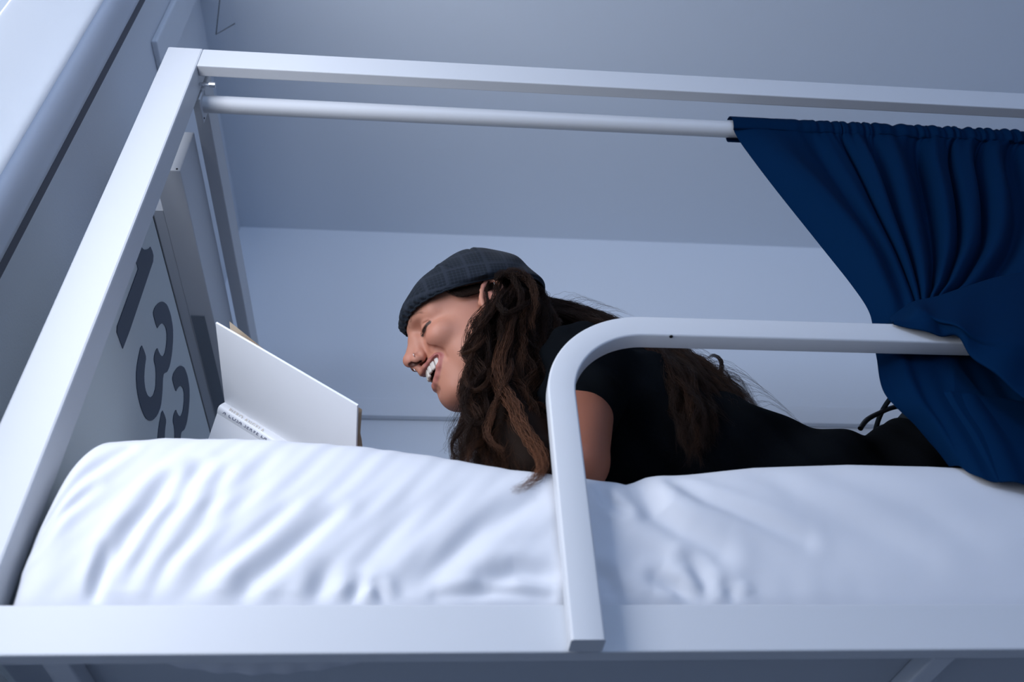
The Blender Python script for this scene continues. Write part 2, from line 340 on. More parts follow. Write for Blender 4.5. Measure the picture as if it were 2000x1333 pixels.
tk = npmesh('tucked_sheet', Vt.reshape(-1, 3), grid_faces(60, 14), M['sheet'], mt); tk.modifiers.new('thick', 'SOLIDIFY').thickness = .001
tag(mt, 'mattress in a creased white cotton fitted sheet lying inside the loft bed frame', 'mattress')
# ================================================================ the open book
def basis(o_, ex, ey): ex = Vector(ex).normalized(); ey = Vector(ey); ey = (ey-ex*ey.dot(ex)).normalized(); return ex, ey, ex.cross(ey)
A_ = Vector((-.2843, .86, .838)); B_ = Vector((-.0895, .8620, .7035)); H_ = Vector(at(440, 787, 1.012))
ex = (B_-A_).normalized(); L_ = (B_-A_).length; wv = H_-A_; wv = wv-ex*wv.dot(ex); wd_ = wv.length; ey = wv.normalized(); en = ex.cross(ey)
if en.z > 0: en = -en                                    # outward (downward) normal of the near cover
book = empty('open_book', tuple(B_+wv), 'open white hardback book held up in front of the reading person', 'book')
BM().quadprism([A_, B_, B_+wv, A_+wv], -en, .0028).build('cover', M['cover'], book)
# spine: rounded strip turning from the near cover to the far cover
S0 = A_+wv; sp_w = .0185
s_dir = (Vector(at(420, 812, 1.022))-S0); s_dir -= ex*s_dir.dot(ex); s_dir.normalize()
nsp = ex.cross(s_dir); 
if nsp.dot(en) < 0: nsp = -nsp
prof_s = [S0+s_dir*(sp_w*t_)+nsp*(.0065*math.sin(math.pi*t_)) for t_ in np.linspace(0, 1, 13)]
V = [p+ex*(L_*s_) for s_ in (0, 1) for p in prof_s]+[p+ex*(L_*s_)-nsp*.0025 for s_ in (0, 1) for p in prof_s]
F = grid_faces(2, 13); F2 = F[:, ::-1]+26
npmesh('spine', V, np.vstack([F, F2]), M['cover'], book)
# far cover
far0 = S0+s_dir*sp_w; fdir = (ey*.80+Vector((-.25, .1, -.50))); fdir -= ex*fdir.dot(ex); fdir.normalize(); fn = ex.cross(fdir)
if fn.z > 0: fn = -fn
BM().quadprism([far0, far0+ex*L_, far0+ex*L_+fdir*wd_, far0+fdir*wd_], -fn, .0028).build('cover', M['cover'], book)
# page blocks: fanned leaves on both sides
def pages(base, d0, nrm, lift, n, name, wdt):
    Vs = []; Fs = []
    for i in range(n):
        q = i/(n-1); cols = 10; st = len(Vs)
        for c in range(cols):
            s_ = c/(cols-1); off = nrm*(.003+.0085*q+lift*q*q*s_**1.6+.012*math.sin(math.pi*min(s_*1.5, 1))*q*.6)
            for e_ in (.004, L_-.004): Vs.append(base+d0*(wdt*s_*(1-.10*q*abs(lift)*8))+off+ex*e_)
        for c in range(cols-1): a = st+2*c; Fs.append((a, a+1, a+3, a+2))
    return npmesh(name, [tuple(v) for v in Vs], Fs, M['pages'], book)
pages(S0, -ey, -en, .004, 22, 'pages', wd_-.022)
pages(far0, fdir, -fn, .002, 22, 'pages', wd_-.02)
# one lifted leaf seen beyond the near cover's edge
L0 = Vector(at(448, 628, .895)); L1 = Vector(at(676, 812, .905)); E0 = S0-en*.006+ex*.004; E1 = E0+ex*(L_-.012)
Vs = []
for s_ in np.linspace(0, 1, 12):
    for q in (0, 1): Vs.append(tuple((L0*(1-s_)+E0*s_ if q == 0 else L1*(1-s_)+E1*s_)-en*(.004*math.sin(math.pi*s_))))
npmesh('leaf', Vs, grid_faces(12, 2), M['pages'], book)
# lettering on the spine
def spine_text(txt, size, start, off, m, name):
    cu = bpy.data.curves.new(name, 'FONT'); cu.body = txt; cu.size = size; cu.extrude = .0001; cu.space_character = 1.25; cu.align_y = 'CENTER'
    o = bpy.data.objects.new(name, cu)
    me = bpy.data.meshes.new_from_object(o); bpy.data.objects.remove(o)
    up = -s_dir; R_ = Matrix((ex, up, ex.cross(up))).transposed().to_4x4()
    nn = ex.cross(up); sg = 1 if nn.dot(nsp) > 0 else -1
    p = S0+ex*start+s_dir*off+nsp*(.0065*math.sin(math.pi*off/sp_w)+.0004)
    me.transform(Matrix.Translation(p) @ R_); link(name, me, m, book)
spine_text('PIERO ANGELA', .0080, .016, .0058, M['gold'], 'author_lettering')
spine_text('A COSA SERVE LA POLITICA?', .0084, .011, .0125, M['ink'], 'title_lettering')
# ================================================================ distance-field sculpting tools (for the person)
class Field:
    def __init__(s, lo, hi, h):
        s.lo = np.array(lo, float); s.h = h; s.n = np.ceil((np.array(hi)-s.lo)/h).astype(int)+1
        s.f = np.full(s.n, .05, np.float32)
    def sub(s, lo, hi):
        a = np.clip(np.floor((np.array(lo)-s.lo)/s.h).astype(int), 0, s.n); b = np.clip(np.ceil((np.array(hi)-s.lo)/s.h).astype(int)+1, 0, s.n)
        if (b-a <= 0).any(): return None
        sl = tuple(slice(x, y) for x, y in zip(a, b))
        g = np.meshgrid(*[s.lo[i]+s.h*np.arange(a[i], b[i]) for i in range(3)], indexing='ij', sparse=True)
        return sl, g
    def op(s, fn, lo, hi, k, mode):
        r = s.sub(np.array(lo)-k-.006, np.array(hi)+k+.006)
        if r is None: return
        sl, g = r; d = fn(*g).astype(np.float32); f = s.f[sl]
        if mode == 'u':
            hh = np.clip(.5+.5*(f-d)/k, 0, 1); s.f[sl] = f*(1-hh)+d*hh-k*hh*(1-hh)
        else:
            hh = np.clip(.5-.5*(f+d)/k, 0, 1); s.f[sl] = f*(1-hh)-d*hh+k*hh*(1-hh)
    def cap(s, a, b, r1, r2=None, k=.01, mode='u'):
        a = np.array(a, float); b = np.array(b, float); r2 = r1 if r2 is None else r2; d = b-a; L = d@d+1e-12; R = max(r1, r2)
        def fn(x, y, z):
            t = np.clip(((x-a[0])*d[0]+(y-a[1])*d[1]+(z-a[2])*d[2])/L, 0, 1)
            return np.sqrt((x-a[0]-t*d[0])**2+(y-a[1]-t*d[1])**2+(z-a[2]-t*d[2])**2)-(r1+(r2-r1)*t)
        s.op(fn, np.minimum(a, b)-R, np.maximum(a, b)+R, k, mode)
    def chain(s, P, R, k=.01, mode='u'):
        R = np.broadcast_to(R, (len(P),))
        for i in range(len(P)-1): s.cap(P[i], P[i+1], R[i], R[i+1], k, mode)
    def ell(s, c, r, k=.01, mode='u', rot=None):
        c = np.array(c, float); r = np.array(r, float); Q = np.eye(3) if rot is None else np.array(rot)   # rows of Q: local axes
        def fn(x, y, z):
            X_, Y_, Z_ = x-c[0], y-c[1], z-c[2]
            L = [X_*Q[i, 0]+Y_*Q[i, 1]+Z_*Q[i, 2] for i in range(3)]
            k0 = np.sqrt(sum((L[i]/r[i])**2 for i in range(3))); k1 = np.sqrt(sum((L[i]/r[i]**2)**2 for i in range(3)))+1e-9
            return k0*(k0-1)/k1
        R = (np.abs(Q.T)@r) if rot is not None else r
        s.op(fn, c-R, c+R, k, mode)
    def rbox(s, c, b, r, k=.001, rot=None, mode='u'):
        c = np.array(c, float); b = np.array(b, float)-r; Q = np.eye(3) if rot is None else np.array(rot)
        def fn(x, y, z):
            L = [np.abs((x-c[0])*Q[i, 0]+(y-c[1])*Q[i, 1]+(z-c[2])*Q[i, 2])-b[i] for i in range(3)]
            return np.sqrt(sum(np.maximum(q, 0)**2 for q in L))+np.minimum(np.maximum(np.maximum(L[0], L[1]), L[2]), 0)-r
        R = np.abs(Q.T) @ (b+r); s.op(fn, c-R, c+R, k, mode)
    def mesh(s):
        f = s.f; sg = f < 0; n = s.n
        cell = np.zeros(n-1, np.int8)
        for i in (0, 1):
            for j in (0, 1):
                for l in (0, 1): cell += sg[i:n[0]-1+i, j:n[1]-1+j, l:n[2]-1+l]
        act = (cell > 0) & (cell < 8); idx = np.full(act.shape, -1, np.int64); ijk = np.argwhere(act); idx[act] = np.arange(len(ijk))
        acc = np.zeros((len(ijk), 3)); cnt = np.zeros(len(ijk)); I, J, K = ijk.T
        cor = {(a, b, c): f[I+a, J+b, K+c] for a in (0, 1) for b in (0, 1) for c in (0, 1)}
        for ax in range(3):
            for o1 in (0, 1):
                for o2 in (0, 1):
                    a = [0, 0, 0]; oth = [q for q in range(3) if q != ax]; a[oth[0]] = o1; a[oth[1]] = o2; b = list(a); b[ax] = 1
                    fa, fb = cor[tuple(a)], cor[tuple(b)]; m = (fa < 0) != (fb < 0); t = fa[m]/(fa[m]-fb[m])
                    p = np.tile(np.array(a, float), (m.sum(), 1)); p[:, ax] = t; acc[m] += p; cnt[m] += 1
        V = (ijk+acc/cnt[:, None])*s.h+s.lo
        Fs = []
        for ax in range(3):
            sl0 = [slice(None)]*3; sl1 = [slice(None)]*3; sl0[ax] = slice(0, -1); sl1[ax] = slice(1, None)
            e = sg[tuple(sl0)] != sg[tuple(sl1)]; P = np.argwhere(e); o = [q for q in range(3) if q != ax]
            P = P[(P[:, o[0]] > 0) & (P[:, o[1]] > 0) & (P[:, o[0]] < n[o[0]]-1) & (P[:, o[1]] < n[o[1]]-1)]
            q = []
            for d1, d2 in ((1, 1), (0, 1), (0, 0), (1, 0)):
                c = P.copy(); c[:, o[0]] -= d1; c[:, o[1]] -= d2; q.append(idx[c[:, 0], c[:, 1], c[:, 2]])
            q = np.stack(q, 1); flip = sg[P[:, 0], P[:, 1], P[:, 2]]
            if ax == 1: flip = ~flip
            q[~flip] = q[~flip][:, ::-1]; Fs.append(q)
        F = np.vstack(Fs); return V, F[(F >= 0).all(1)]
def relax(V, F, it=1, lam=.5):
    n = len(V)
    for _ in range(it):
        acc = np.zeros_like(V); cnt = np.zeros(n)
        for a, b in ((0, 1), (1, 2), (2, 3), (3, 0)):
            for p, q in ((F[:, a], F[:, b]), (F[:, b], F[:, a])):
                for c in range(3): acc[:, c] += np.bincount(p, weights=V[q, c], minlength=n)
                cnt += np.bincount(p, minlength=n)
        V = V+lam*(acc/np.maximum(cnt, 1)[:, None]-V)
    return V
# ================================================================ the person
HT = np.array([.0640, 1.0017, .9864]); HR = np.array([[-0.95445, 0.02391, -0.29742], [0.03679, -0.97975, -0.19684], [-0.29610, -0.19881, 0.93424]])
_u, _s, _v = np.linalg.svd(HR); HR = _u @ _v; HS = 1.0593
def hw_(P): return (np.asarray(P, float)*HS) @ HR.T + HT           # head-local (forward, left, up) to world
person = empty('person', (.42, 1.07, .62), 'person in a dark cap and black T-shirt lying on the bed, smiling at a book', 'person')
# ---- head
h = Field((-.13, -.095, -.20), (.135, .095, .135), .00125)
h.ell((-.014, 0, .026), (.098, .070, .062), .01)
h.ell((.026, 0, -.030), (.0565, .0590, .085), .03)
h.ell((.054, 0, .016), (.036, .052, .030), .02)                       # forehead
for s in (1, -1):
    h.cap((.000, s*.050, -.070), (.055, s*.018, -.105), .016, .0165, .025)  # jaw
    h.ell((.010, s*.044, -.05), (.040, .020, .05), .02)
    h.ell((.0620, s*.0385, -.031), (.0190, .0190, .0150), .012)           # raised cheeks
    h.ell((.056, s*.046, -.030), (.020, .017, .016), .014)
h.ell((.0650, 0, -.1055), (.0155, .019, .0150), .014)                    # chin
h.ell((.0550, 0, -.078), (.025, .031, .030), .018)                     # mouth mound
h.ell((.036, 0, -.108), (.030, .028, .015), .02)
h.cap((.0845, .007, .0155), (.080, .022, .018), .0085, .008, .012); h.cap((.0845, -.007, .0155), (.080, -.022, .018), .0085, .008, .012)
h.cap((.080, .022, .018), (.061, .046, .012), .008, .008, .014); h.cap((.080, -.022, .018), (.061, -.046, .012), .008, .008, .014)
for s in (1, -1):
    h.ell((.0885, s*.027, -.004), (.0125, .0135, .0095), .012, 's')        # eye socket
    h.ell((.0685, s*.0305, -.0065), (.0135, .0148, .0128), .005)             # lids over the eyeball
    h.chain([(.0800, s*.0185, -.0090), (.0826, s*.0245, -.0118), (.0828, s*.0305, -.0132), (.0790, s*.037, -.0122), (.0725, s*.0435, -.0085)], [.0006, .0009, .0010, .0009, .0005], .0010, 's')
    h.chain([(.081, s*.019, -.0035), (.0835, s*.0265, -.0015), (.080, s*.036, -.0020), (.0715, s*.045, -.0045)], .0008, .003, 's')  # crease of the upper lid
    h.chain([(.083, s*.020, -.017), (.082, s*.028, -.0205), (.076, s*.038, -.0200)], .0008, .005, 's')     # fold under the eye
# nose
h.cap((.0855, 0, .008), (.0915, 0, -.003), .0070, .0062, .010); h.cap((.0910, 0, -.002), (.1050, 0, -.032), .0062, .0085, .008)
h.ell((.1055, 0, -.0365), (.0108, .0100, .0098), .006)
for s in (1, -1):
    h.ell((.0965, s*.0122, -.0425), (.0100, .0062, .0070), .005)
    h.cap((.088, s*.006, -.010), (.092, s*.010, -.034), .006, .006, .012)
    h.cap((.1080, s*.0050, -.0462), (.0955, s*.0118, -.0462), .0030, .0034, .0012, 's'); h.cap((.1010, s*.0085, -.0450), (.0980, s*.0075, -.0360), .0036, .0026, .0012, 's')       # nostril
    h.chain([(.0955, s*.0195, -.0375), (.0895, s*.0215, -.0445), (.0905, s*.0165, -.050)], .0009, .004, 's')  # crease round the wing
h.cap((.1015, 0, -.047), (.0955, 0, -.0545), .0050, .0055, .006)
# lips and open smile
UL = [(.0665, .0340, -.0570), (.0715, .0285, -.0540), (.0825, .0190, -.0545), (.0900, .0100, -.0575), (.0940, .0030, -.0590), (.0938, 0, -.0600)]
LL = [(.0660, .0335, -.0590), (.0705, .0275, -.0705), (.0755, .0190, -.0795), (.0800, .0100, -.0840), (.0820, 0, -.0855)]
def surf(l, u):
    j = int(round((l-h.lo[1])/h.h)); k = int(round((u-h.lo[2])/h.h)); c = h.f[:, j, k]; i = np.nonzero(c < 0)[0].max(); return h.lo[0]+h.h*(i+c[i]/(c[i]-c[i+1]))
mir = lambda P: P+[(a, -b_, c) for a, b_, c in P[-2::-1]]
h.ell((.0655, 0, -.062), (.0225, .0285, .016), .012)
def onto(P, d_=0):
    out = []
    for f_, l_, u_ in P:
        w_ = min(1, max(0, (abs(l_)-.013)/.012)); out.append((f_*(1-w_)+(surf(l_, u_)+d_)*w_, l_, u_))
    return out
UL = onto(UL, -.0012); LL = onto(LL, -.0015); CV = onto([(.0935, 0, -.0715), (.0890, .010, -.0692), (.0815, .0195, -.0660), (.0735, .0275, -.0615), (.0690, .0318, -.0580)], -.0005)
h.chain(mir(UL), [.0018, .0026, .0032, .0036, .0036, .0036, .0036, .0036, .0032, .0026, .0018], .0045)
h.chain(mir(LL), [.0020, .0034, .0046, .0052, .0054, .0052, .0046, .0034, .0020], .0040)
h.cap((.0835, 0, -.0985), (.0815, .008, -.098), .0012, .0012, .009, 's')
for s in (1, -1):
    h.chain([(.0945, s*.0185, -.036), (.0865, s*.0260, -.0375), (.0785, s*.0325, -.0405), (.0715, s*.0375, -.0470), (.0665, s*.0400, -.0560), (.0630, s*.0405, -.066)], [.0014, .0022, .0026, .0026, .0022, .001], .0060, 's')
# opening between the lips, deep enough for the teeth
for s in (1, -1):
    h.chain([(a, s*b_, c) for a, b_, c in CV], [.0080, .0080, .0074, .0058, .0032], .0016, 's')
h.ell((.0665, 0, -.0685), (.022, .0260, .0112), .003, 's')
# ears
for s in (1, -1):
    ang = np.linspace(-2.2, 2.9, 15); c0 = np.array([-.021, s*.0735, -.007])
    ear = [(c0[0]+.0175*math.sin(-a)*.9-.006*math.cos(a), c0[1]+s*(.0035+.0035*max(0, -math.sin(-a))), c0[2]+.0285*math.cos(a)) for a in ang]
    h.ell((c0[0]+.001, c0[1], c0[2]), (.0150, .0040, .0255), .004)
    h.chain(ear, .0032, .003); h.ell((c0[0]+.010, c0[1]-s*.001, c0[2]-.026), (.0072, .0042, .0088), .005)
    h.ell((c0[0]+.004, s*.0775, c0[2]-.004), (.0068, .0055, .0115), .003, 's'); h.ell((c0[0]+.016, s*.0725, c0[2]-.004), (.006, .0042, .006), .004)
h.cap((-.030, 0, -.045), (-.075, 0, -.20), .052, .054, .03)                # neck
V, F = h.mesh(); V = relax(V, F, 2, .35)
ff, ll, uu = V[:, 0], np.abs(V[:, 1]), V[:, 2]
base = np.array([.49, .222, .150]); col = np.tile(base, (len(V), 1))
g = lambda c, r: np.exp(-(((ff-c[0])/r[0])**2+((ll-c[1])/r[1])**2+((uu-c[2])/r[2])**2))
def mixc(w, c):
    global col
    w = np.clip(w, 0, 1)[:, None]; col = col*(1-w)+np.array(c)*w
mixc(.55*g((.072, .040, -.034), (.02, .018, .018)), (.58, .23, .165)); mixc(.5*g((.108, 0, -.040), (.012, .016, .012)), (.58, .24, .18))
mixc(.35*g((.075, 0, -.11), (.02, .02, .015)), (.55, .25, .18)); mixc(.4*g((.07, 0, .03), (.03, .05, .02)), (.60, .33, .215))
def dpath(P, r):
    P = mir(P) if len(P[0]) == 3 and abs(P[-1][1]) < 1e-9 else P
    d = np.full(len(V), 9.); Q = np.c_[ff, V[:, 1], uu]
    for a, b_ in zip(P[:-1], P[1:]):
        a = np.array(a); b_ = np.array(b_); e_ = b_-a; t_ = np.clip(((Q-a)@e_)/(e_@e_+1e-12), 0, 1); d = np.minimum(d, np.linalg.norm(Q-a-t_[:, None]*e_, axis=1))
    return np.clip((r-d)/.0015, 0, 1)
mixc(.85*dpath(UL, .0054), (.30, .085, .08)); mixc(.75*dpath(LL, .0072), (.42, .14, .125))
mixc(((ff > .040) & (ff < .0890-24*ll*ll) & (ll < .0285) & ((ff-.0665)**2/.0235**2+ll**2/.0275**2+(uu+.0685)**2/.0122**2 < 1.0)).astype(float), (.09, .018, .018))
for s in (1, -1):
    ey_ = [(.0800, s*.0185, -.0090), (.0826, s*.0245, -.0118), (.0828, s*.0305, -.0132), (.0790, s*.037, -.0122), (.0725, s*.0435, -.0085), (.0705, s*.0455, -.0080)]
    mixc(.94*dpath(ey_, .0040), (.02, .010, .008))
    br = [(.0925, s*.013, .0125), (.0885, s*.022, .0165), (.0790, s*.034, .0165), (.0680, s*.045, .0100)]
    mixc(.42*dpath(br, .0036), (.14, .07, .05))
mixc(.9*np.maximum(dpath([(.1080, .0050, -.0462), (.0955, .0118, -.0462)], .0052), dpath([(.1080, -.0050, -.0462), (.0955, -.0118, -.0462)], .0052)), (.05, .013, .010))  # shade inside the nostrils painted into the skin colour
mixc(.45*dpath([(-.02, .0735, .02), (-.02, .0735, -.02)], .012)+.0, (.60, .24, .19))
mixc(((ff < -.016) & (uu > -.085+.4*np.maximum(0, ff)) & (ll < .0722) & (uu > -.5*(.075+ff)-.04)).astype(float)*.97, (.016, .009, .006))
hV, hF, hC = hw_(V), F, col
# ---- body: neck, torso, arms (3 mm cells) and hands (finer cells)
SHL, ELL, WRL = (.222, .945, .852), (.186, .902, .652), (.005, 1.025, .645)
SHR, ELR, WRR = (.235, 1.205, .855), (.175, 1.275, .657), (-.010, 1.110, .650)
bd = Field((-.12, .82, .58), (1.70, 1.33, 1.05), .0042)
nk = hw_([(-.035, 0, -.06), (-.09, 0, -.20)])
bd.cap(nk[0], (.190, 1.062, .870), .050, .054, .03)
bd.ell((.285, 1.075, .828), (.130, .145, .086), .03); bd.ell((.41, 1.075, .758), (.14, .125, .080), .03)
bd.ell((.262, 1.062, .900), (.090, .100, .075), .03); bd.ell((.57, 1.075, .708), (.16, .115, .070), .03); bd.ell((.80, 1.075, .730), (.13, .145, .095), .03)
for S_, E_, W_ in ((SHL, ELL, WRL), (SHR, ELR, WRR)):
    bd.ell(S_, (.056, .056, .056), .03); bd.cap(S_, E_, .050, .040, .025); bd.cap(E_, W_, .038, .0245, .012)
for y0, y1, y2 in ((1.0, .985, 1.0), (1.15, 1.17, 1.15)):
    bd.cap((.86, y0, .715), (1.26, y1, .672), .082, .055, .03); bd.cap((1.26, y1, .672), (1.52, y2, .79), .054, .036, .02)
    bd.cap((1.52, y2, .79), (1.56, y2, .80), .034, .030, .015); bd.chain([(1.545, y2, .80), (1.575, y2-.0, .74), (1.590, y2, .69)], [.033, .030, .020], .02)
V, F = bd.mesh(); V = relax(V, F, 3, .5); bV, bF = V, F; bC = np.tile(np.array([.27, .098, .058]), (len(V), 1))  # arm and torso skin darker than the head: dimmer light put into the colour
def hand(wr, side, out):
    # palm under the cover, four fingers along its underside, thumb over the top
    hf = Field(np.array(wr)-.13, np.array(wr)+.08, .0016); w0 = np.array(wr)
    dirx = np.array(-ex); dirx[1] += .0; dirx /= np.linalg.norm(dirx); up_ = -np.array(en); ac = np.array([0, 1., 0])*side
    pc = w0+dirx*.050; hf.cap(w0-dirx*.03, w0+dirx*.012, .0250, .0235, .01)
    for i_ in range(4): hf.cap(w0+dirx*.012+ac*(.006*(i_-1.5)), w0+dirx*.075+ac*(.0185*(i_-1.5)), .0150, .0098, .012)
    for i_, (ln, o_) in enumerate(((.060, 0), (.070, .002), (.066, .001), (.050, -.002))):
        b0 = w0+dirx*(.075+o_)+ac*(.0185*(i_-1.5)); p1 = b0+dirx*ln*.42-up_*.003; p2 = p1+dirx*ln*.30+up_*.003; p3 = p2+dirx*ln*.22+up_*.010
        hf.chain([b0, p1, p2, p3], [.0096, .0088, .0080, .0070], .003)
    t0 = w0+dirx*.018-ac*.022; t1 = t0+dirx*.028-ac*.012+up_*.004; t2 = t1+dirx*.028-ac*.001+up_*.008; t3 = t2+dirx*.022+ac*.006+up_*.003
    hf.chain([t0, t1, t2, t3], [.0135, .0110, .0098, .0082], .008)
    v, f = hf.mesh(); return relax(v, f, 2, .4), f
hands = []
for wr, sd in ((np.array(WRL), 1), (np.array(WRR), -1)):
    v, f = hand(wr, sd, None); hands.append((v, f, np.tile(np.array([.50, .26, .19]), (len(v), 1))))
allV = [hV, bV]+[x[0] for x in hands]; allF = [hF, bF]+[x[1] for x in hands]; allC = [hC, bC]+[x[2] for x in hands]
off = np.cumsum([0]+[len(v) for v in allV])[:-1]
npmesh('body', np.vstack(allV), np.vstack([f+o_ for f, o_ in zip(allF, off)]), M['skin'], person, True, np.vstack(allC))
# ---- eyes
for s in (1, -1):
    c = np.array([.0680, s*.0305, -.0070]); t = bmesh.new(); bmesh.ops.create_uvsphere(t, u_segments=32, v_segments=20, radius=.0119*HS)
    o_ = hw_([c])[0]; bmesh.ops.translate(t, vec=Vector(o_), verts=t.verts); q = BM(); q.merge(t); e_ = q.build('eye', M['eye'], person, True)
    d_ = np.array([.80, s*.10, -.60]); d_ /= np.linalg.norm(d_); a_ = hw_([c+d_*.0103, c+d_*.0122]); BM().cyl(a_[0], a_[1], .0056, 20).build('iris', M['iris'], e_)
# ---- teeth: an arch of separate crowns joined in one row
t_ = Field((.055, -.035, -.090), (.105, .035, -.045), .0006)
def arch(l): return .0885-23*l*l
xx = 0; ws = [.0042, .0034, .0034, .0028, .0026, .0024]
for i_, w_ in enumerate(ws):
    xx += w_
    for s in (1, -1):
        l_ = s*xx; f_ = arch(xx)-.0005; rise = .0078*(1-math.exp(-xx/.011))
        sl = -50*xx*s; tg_ = np.array([sl, 1, 0])/math.hypot(sl, 1); nr_ = np.array([tg_[1], -tg_[0], 0])
        t_.rbox((f_, l_, -.0690+rise+(.0006 if i_ == 1 else 0)), (.0026, w_*1.03/abs(tg_[1])**.5, .0070), .0022, .0005, np.array([nr_, tg_, [0, 0, 1.]]))
    xx += w_
gum = [(arch(l)-.0035, l, -.0625+.0068*(1-math.exp(-abs(l)/.011))) for l in np.linspace(-.028, .028, 13)]
V, F = t_.mesh(); npmesh('teeth', hw_(V), F, M['teeth'], person)
v, f = tube(hw_(gum), .0034, 10); npmesh('gums', v, f, mat('gum', (.42, .12, .11), .4), person)
tg = Field((.04, -.03, -.10), (.10, .03, -.06), .001); tg.ell((.063, 0, -.0775), (.014, .015, .0038), .003); V, F = tg.mesh(); npmesh('tongue', hw_(V), F, mat('tongue_skin', (.40, .11, .10), .45), person)
# ---- jewellery
def ring(c, r, thick, n1, n2, name, a0=0, a1=2*math.pi):
    a = np.linspace(a0, a1, 28); n1, n2 = np.array(n1, float), np.array(n2, float)
    v, f = tube(hw_([np.array(c)+r*(math.cos(x)*n1+math.sin(x)*n2) for x in a]), thick, 8); npmesh(name, v, f, M['chrome'], person)
ring((.1000, .0175, -.0385), .0034, .00050, (.7, .7, 0), (0, 0, 1), 'nose_ring')
ring((.1005, 0, -.0520), .0040, .00055, (1, .3, 0), (0, 0, 1), 'septum_ring', math.pi*.8, math.pi*2.2)
ring((-.030, .0805, .010), .0042, .00065, (.3, 1, 0), (0, 0, 1), 'ear_ring')
# ---- hair helpers
def strands(G, n, spread, rad, curl, name=None):
    """G: list of guide polylines (k,3) world; returns tubes around each, vectorised"""
    outV, outF, outC, o_ = [], [], [], 0; K = 44
    for gi, (P, nn, sp, amp, wl, tint, rr) in enumerate(G):
        P = cat(P, K); L = np.r_[0, np.cumsum(np.linalg.norm(np.diff(P, axis=0), axis=1))]
        T = np.gradient(P, axis=0); T /= np.linalg.norm(T, axis=1)[:, None]+1e-9
        up = np.array([.3, -.9, .31]); N = np.cross(T, up); N /= np.linalg.norm(N, axis=1)[:, None]+1e-9; B = np.cross(T, N)
        t = np.linspace(0, 1, K); env = np.clip(t*5, 0, 1)
        ph0 = rng.uniform(0, 6.28); dirn = rng.choice((-1, 1))
        ph = ph0+dirn*2*np.pi*L/wl+.8*np.sin(L*20+ph0); am_ = rng.uniform(.65, 1.35, (nn, 1)); tp = np.clip(t*7+.25, 0, 1)
        ps = ph[None]+rng.normal(0, .28, (nn, 1))+rng.normal(0, .45, (nn, 1))*t[None]; Pc = P[None]+(amp*env[None]*am_)[..., None]*(np.cos(ps)[..., None]*N[None]+np.sin(ps)[..., None]*B[None])
        a = rng.uniform(0, 6.28, nn); r0 = sp*np.sqrt(rng.uniform(0, 1, nn)); fl = (1-.45*t**1.5)*tp
        wob = rng.normal(0, 1, (nn, 3)); fr_ = rng.uniform(8, 30, (nn, 1)); pz_ = rng.uniform(0, 6.28, (nn, 1))
        wav = .22*sp*np.sin(fr_*t[None]*3+pz_)*np.clip(t*4, 0, 1)
        X_ = Pc+(r0[:, None]*np.cos(a)[:, None]*fl[None]+wav)[..., None]*N[None]+(r0[:, None]*np.sin(a)[:, None]*fl[None]+wav[::-1])[..., None]*B[None]
        end = rng.uniform(.86, 1.0, nn)                                       # uneven tips
        idx = np.clip(t[None]*end[:, None]*(K-1), 0, K-1.001); i0 = idx.astype(int); fr2 = (idx-i0)[..., None]
        X_ = np.take_along_axis(X_, i0[..., None], 1)*(1-fr2)+np.take_along_axis(X_, i0[..., None]+1, 1)*fr2
        Rr = (rr*rng.uniform(.7, 1.3, nn))[:, None]*(1-.85*t[None]**3)*tp[None]
        TT = np.gradient(X_, axis=1); TT /= np.linalg.norm(TT, axis=2)[..., None]+1e-9
        N1 = np.cross(TT, up); N1 /= np.linalg.norm(N1, axis=2)[..., None]+1e-9; B1 = np.cross(TT, N1)
        vv = np.stack([X_+Rr[..., None]*(math.cos(q)*N1+math.sin(q)*B1) for q in (0, 2.094, 4.189)], 2)
        f1 = grid_faces(K, 3, True); m3 = K*3
        outV.append(vv.reshape(-1, 3)); outF.append((f1[None]+(np.arange(nn)*m3)[:, None, None]).reshape(-1, 4)+o_)
        cc = np.clip(np.array(tint)[None]*rng.uniform(.55, 1.6, (nn, 1)), 0, 1); cc = cc[:, None]*(t**.8)[None, :, None]+(np.array(DK)[None, None]*(1-t**.8)[None, :, None]); outC.append(np.repeat(cc.reshape(-1, 3), 3, 0)); o_ += nn*m3
    return np.vstack(outV), np.vstack(outF), np.vstack(outC)
DK, MD, LT = (.016, .0074, .0045), (.042, .0180, .0092), (.085, .036, .019)
